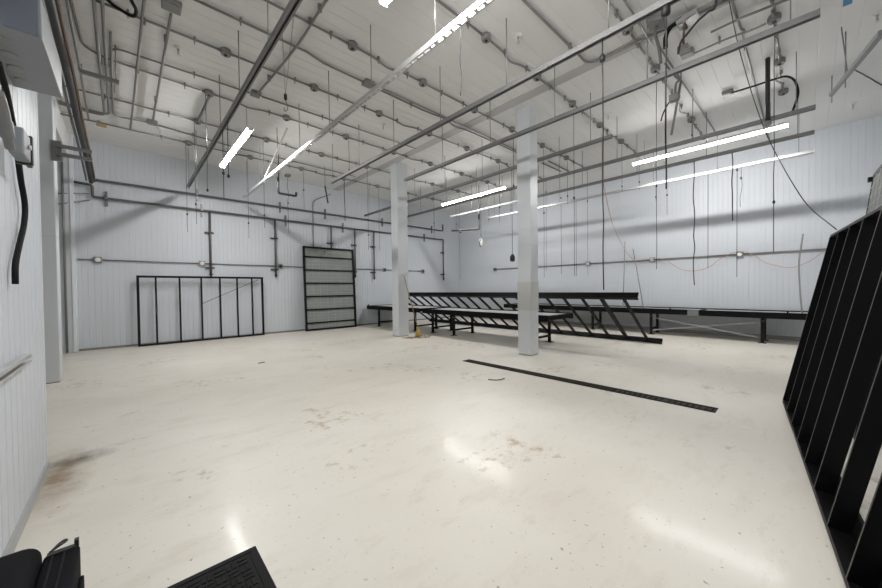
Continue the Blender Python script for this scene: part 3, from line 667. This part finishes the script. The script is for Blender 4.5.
# second mesh tray, behind the big frame at the right
mesh_tray('mesh_tray', 'grey mesh tray standing behind the big leaning black frame', (4.73, -.29, 0.012), (1, .035, 0), (0, -.31, 2.7), 1.87, 2.72, 6, 7, flush=True)
tr = bpy.data.objects['mesh_tray.001']
p = U(869.5, 179, 0, 6.58); MB().box((6.585, p.y-.03, p.z-.025), (6.67, p.y+.01, p.z+.025)).build('peg', BLACKP, tr)
# the big black frame in the right foreground
t = thing('bench_frame', 'large black bench frame leaning in the right foreground', 'frame', (4.0, 0, 0))
O = Vector((5.58, .19, 0.045)); XD = Vector((-3.18, -.31, 0)).normalized(); YD = Vector((.0, -.36, 1.87))
Lb, Wb = 4.2, 1.92
def BF(lo, hi, nm, M=BLACKG): return place(MB().box(lo, hi), O, XD, YD).build(nm, M, t)
# front face is local -z or +z: x cross y = (-1,0,0)x(0,-.2,1) = (0,1,.2) -> +z faces the room
BF((0, 0, -.10), (Lb, .02, 0), 'bottom_rail'); BF((0, .02, -.10), (Lb, .14, -.085), 'bottom_flange')
BF((0, Wb-.02, -.10), (Lb, Wb, 0), 'top_rail')
for k in range(10):
    x = .0 + .46*k if k else 0
    o = BF((x, .02, -.085), (x+.012, Wb-.02, 0), 'slat')
    place(MB().box((x-.001, .02, -.004), (x+.011, Wb-.02, .002)), O, XD, YD).build('slat_lip', EDGE, o)
place(MB().box((0, Wb, -.012), (Lb, Wb+.006, .0)), O, XD, YD).build('top_edge', EDGE, t)
place(MB().box((0, -.006, -.012), (Lb, 0, 0)), O, XD, YD).build('bottom_edge', EDGE, t)
# ------------------------------------------------------------------ benches on pedestals
def bench(label, x0, x1, y0, y1, zt, depth, peds, brace=None, splice=None, pegs=()):
    t = thing('growing_bench', label, 'bench', ((x0+x1)/2, (y0+y1)/2, 0), 'low black growing benches')
    k = .03
    MB().box((x0, y0, zt-depth), (x0+k, y1, zt)).build('side_beam', BLACKG, t); MB().box((x1-k, y0, zt-depth), (x1, y1, zt)).build('side_beam', BLACKG, t)
    MB().box((x0+k, y0, zt-depth*.8), (x1-k, y0+k, zt-.01)).build('end_beam', BLACKG, t); MB().box((x0+k, y1-k, zt-depth*.8), (x1-k, y1, zt-.01)).build('end_beam', BLACKG, t)
    MB().box((x0+k, y0+k, zt-.055), (x1-k, y1-k, zt-.03)).build('tray', TRAY, t)
    n = int((y1-y0)/1.0)
    for i in range(1, n+1):
        y = y0+(y1-y0)*i/(n+1); MB().box((x0+k, y-.02, zt-depth), (x1-k, y+.02, zt-.058)).build('cross_member', BLACKP, t)
    for y in peds:
        for x in (x0+.13, x1-.28):
            lg = MB().box((x-.03, y-.03, .012), (x+.03, y+.03, zt-depth)).build('leg', BLACKP, t)
            MB().box((x-.075, y-.075, 0), (x+.075, y+.075, .012)).build('foot_plate', BLACKP, lg)
            MB().box((x-.037, y-.037, zt-depth-.09), (x+.037, y+.037, zt-depth-.05)).build('leg_collar', EDGE, lg)
        MB().box((x0+.13, y-.02, .14), (x1-.28, y+.02, .19)).build('crossbar', BLACKP, t)
    for (ya, yb_) in (brace or ()):
        x = x0+.085
        MB().bar((x, ya, .5), (x, yb_, .13), .012, .022).build('brace', WCORD, t)
        MB().bar((x+.02, ya, .13), (x+.02, yb_, .5), .012, .022).build('brace', WCORD, t)
    for y in pegs: MB().box((x0+.005, y-.015, zt), (x0+.028, y+.015, zt+.05)).build('peg', BLACKP, t)
    if splice: MB().box((x0-.006, splice[0], zt-depth-.004), (x0, splice[1], zt-.005)).build('splice_plate', GALV, t)
    return t
bench('long low black bench with grey tray, passing behind both columns', 7.0, 8.23, 4.0, 8.47, .76, .145, (4.5, 7.15, 8.1), pegs=(7.9,))
bench('far low black bench end sticking out left of the broom column', 6.88, 8.23, 8.5, 11.72, .78, .145, (8.85, 11.05), pegs=(11.6,))
bench('long low black bench along the right wall, behind the tilted frame', 11.12, 12.14, 1.95, 8.3, .76, .15, (3.1, 4.8, 7.6), splice=(1.955, 2.2), pegs=(2.6,))
bench('low black bench end along right wall, with white cross braces', 11.12, 12.14, -.05, 1.94, .755, .15, (.73,), pegs=(.3,))
t = thing('cross_brace', 'white cross brace between bench legs along the right wall', 'brace', (11.2, 1.9, .1))
for a, b in ((.5, .13), (.13, .5)): MB().bar((11.205+(.02 if a < .3 else 0), 3.05, a), (11.205+(.02 if a < .3 else 0), .79, b), .010, .02).build('brace_bar', TRIM, t)
# tilted frame leaning on the long bench
t = thing('bench_frame', 'long black slatted bench frame lying tilted across the low bench', 'frame', (8.7, 6, 0))
yE = 2.36
A, B = Vector((9.40, 2.36, .012)), Vector((7.66, 2.36, 1.17))
O = A; XD = Vector((0, 1, 0)); YD = (B-A); Wt = YD.length; Lt = 8.5
# x cross y for (0,1,0)x(-a,0,b) = (b,0,a): +z faces up/right ; the underside faces the camera
def TF(lo, hi, nm, M=BLACKG): return place(MB().box(lo, hi), O, XD, YD).build(nm, M, t)
TF((0, 0, 0), (Lt, .03, .13), 'bottom_rail'); TF((0, .03, 0), (Lt, .07, .02), 'bottom_flange')
TF((0, Wt-.03, 0), (Lt, Wt, .13), 'top_rail'); TF((0, Wt-.09, 0), (Lt, Wt-.03, .02), 'top_flange')
for k in range(19):
    y = .28+.455*k
    w = .075 if k in (1,) else .045
    TF((y, .03, .022), (y+w, Wt-.03, .075), 'slat')
for y in (.75, 4.6): TF((y, Wt, .03), (y+.03, Wt+.05, .06), 'peg')
# rods standing on the right wall bench
for (p, q, lab, r_) in (((625,242), (623,303), 'straight thin rod leaning upright behind the tilted frame, left of pair', .013), ((633,249), (643.5,303), 'slanted thin rod leaning on right wall, right of pair', .013)):
    a, b = U(*p, 0, 11.95), U(*q, 0, 11.7); b.z = .735
    tag(MB().rod(b, a, r_, 7).rod(b, b+Vector((0,0,.05)), .025, 7).build('standing_rod', ROD), lab, 'rod')
a = [U(803,234,0,11.85), U(799,262,0,11.8), U(800,290,0,11.7), U(802,309,0,11.6)]; a[-1].z = .735
tag(MB().tube(smooth(a, 6), .016, 7).build('standing_rod', ROD), 'bent rod standing on right wall bench beside the big black frame', 'rod')
# broom beside the column
t = thing('broom', 'old broom with brown handle leaning on the column, bristles in debris', 'broom', (6.0, 7.9, 0))
h0, h1 = Vector((6.2, 7.70, .25)), U(404, 276, 1, 8.08)
MB().rod(h0, h1, .014, 7).build('handle', WOOD, t)
mb = MB(); mb.tube([h0+Vector((0,0,.04)), h0-Vector((0,.01,.08)), h0-Vector((0,.02,.235))], [.03, .055, .10], 10); mb.build('bristles', YEL, t)
mb = MB(); rnd = random.Random(3)
for k in range(60):
    x, y = 5.72+rnd.random()*.85, 7.50+rnd.random()*.32; a = rnd.random()*6.28; y = y if abs(x-6.2) > .2 else 7.42; l = .03+rnd.random()*.07
    mb.bar((x, y, .006), (x+l*math.cos(a), y+l*math.sin(a), .012+rnd.random()*.02), .008, .008)
o = tag(mb.build('debris', WOOD), 'scattered brown plant debris on floor at foot of broom', 'debris'); o['kind'] = 'stuff'
# ------------------------------------------------------------------ floor items
t = thing('floor_drain', 'long dark trench drain with slotted grate in the floor', 'drain', (4.82, 2.6, 0))
MB().box((4.715, .68, 0), (4.735, 4.52, .006)).box((4.895, .68, 0), (4.915, 4.52, .006)).build('drain_frame', DRAIN, t)
MB().box((4.735, .68, .0005), (4.895, 4.52, .002)).build('trench', BLACKP, t)
for y0_, y1_, op in ((.70, 1.18, 1), (1.20, 1.72, 1), (1.74, 2.6, 0), (2.62, 3.5, 0), (3.52, 4.5, 0)):
    mb = MB(); step = .06 if op else .03; y = y0_
    mb.box((4.74, y0_, .003), (4.75, y1_, .008)).box((4.875, y0_, .003), (4.89, y1_, .008))
    while y < y1_-.015:
        mb.box((4.755, y, .003), (4.875, y+(.024 if op else .024), .008)); y += step
    mb.build('grate', DRAIN, t)
def mat_item():
    t = thing('rubber_mat', 'black rubber floor mat with raised blocks at bottom edge', 'mat', (.2, 1.6, 0))
    x0, x1, y0, y1 = -.07, .49, 1.14, 2.045
    MB().box((x0, y0, 0), (x1, y1, .008)).build('base', RUB, t, bevel=.004)
    mb = MB(); mb.box((x0+.03, y1-.036, .008), (x1-.03, y1-.03, .011)).box((x1-.042, y0+.04, .008), (x1-.036, y1-.04, .011))
    for i in range(9):
        for j in range(14):
            x = x0+.05+i*.051; y = y0+.05+j*.058
            if (i+j) % 2: mb.box((x, y, .008), (x+.042, y+.02, .012)).box((x, y+.027, .008), (x+.042, y+.047, .012))
            else: mb.box((x, y, .008), (x+.017, y+.047, .012)).box((x+.024, y, .008), (x+.042, y+.047, .012))
    mb.build('tread', RUB, t)
mat_item()
def bag():
    t = thing('soft_case', 'black soft carrying case standing at the bottom left corner', 'bag', (-.3, 1.6, 0))
    def shell(x0, x1, y0, y1, z1, nm, rr=.05):
        o = MB().box((x0, y0, 0.0), (x1, y1, z1)).build(nm, FAB, t, bevel=rr, seg=5); 
        for p in o.data.polygons: p.use_smooth = True
        return o
    shell(-.475, -.253, 1.30, 2.0, .455, 'main_body', .05)
    sh = shell(-.252, -.155, 1.28, 1.97, .405, 'side_pocket', .018)
    MB().box((-.254, 1.33, .03), (-.250, 1.95, .37)).build('gusset', CORD, t)
    for x in (-.225, -.195): MB().rod((x, 1.30, .407), (x, 1.955, .407), .004, 6).build('zipper', RUB, t)
    MB().box((-.155, 1.36, .0), (-.142, 1.9, .31)).build('front_panel', FAB, t, bevel=.005)
    MB().tube(smooth([(-.235, 1.955, .41), (-.225, 1.97, .414), (-.212, 1.985, .42), (-.198, 1.99, .424), (-.193, 1.98, .424), (-.205, 1.972, .42), (-.235, 1.957, .412)], 4), .004, 6).build('zipper_pull', CORD, t)
    MB().box((-.17, 1.945, .40), (-.158, 1.965, .43)).build('tab', CORD, t)
    MB().box((-.24, 1.93, .405), (-.165, 1.955, .413)).build('zipper_end', CORD, t)
bag()
a = U(497, 380, 2, 0)
tag(MB().tube(smooth([(a.x-.09, a.y+.10, .008), (a.x-.04, a.y+.0, .008), (a.x+.03, a.y-.04, .008), (a.x+.12, a.y-.05, .014)], 5), .008, 6).build('cable_scrap', DGREY), 'small curved scrap of dark cable on floor before the drain', 'scrap')
a = U(262, 363, 2, 0)
tag(MB().bar((a.x-.06, a.y, .006), (a.x+.05, a.y+.03, .006), .03, .012).build('dirt_crumb', WOOD), 'small brown crumb on the floor before the leaning black frame', 'debris')
# ------------------------------------------------------------------ world and view
W = bpy.data.worlds.new('world'); SC.world = W; W.use_nodes = True
W.node_tree.nodes['Background'].inputs[0].default_value = (.8, .85, .9, 1); W.node_tree.nodes['Background'].inputs[1].default_value = .02
vs = SC.view_settings; vs.view_transform = 'Standard'; vs.look = 'None'; vs.gamma = 1; vs.use_curve_mapping = False; vs.exposure = 0.13
cy = SC.cycles
cy.max_bounces = 10; cy.diffuse_bounces = 6; cy.glossy_bounces = 4; cy.caustics_reflective = False; cy.caustics_refractive = False
cy.use_denoising = True
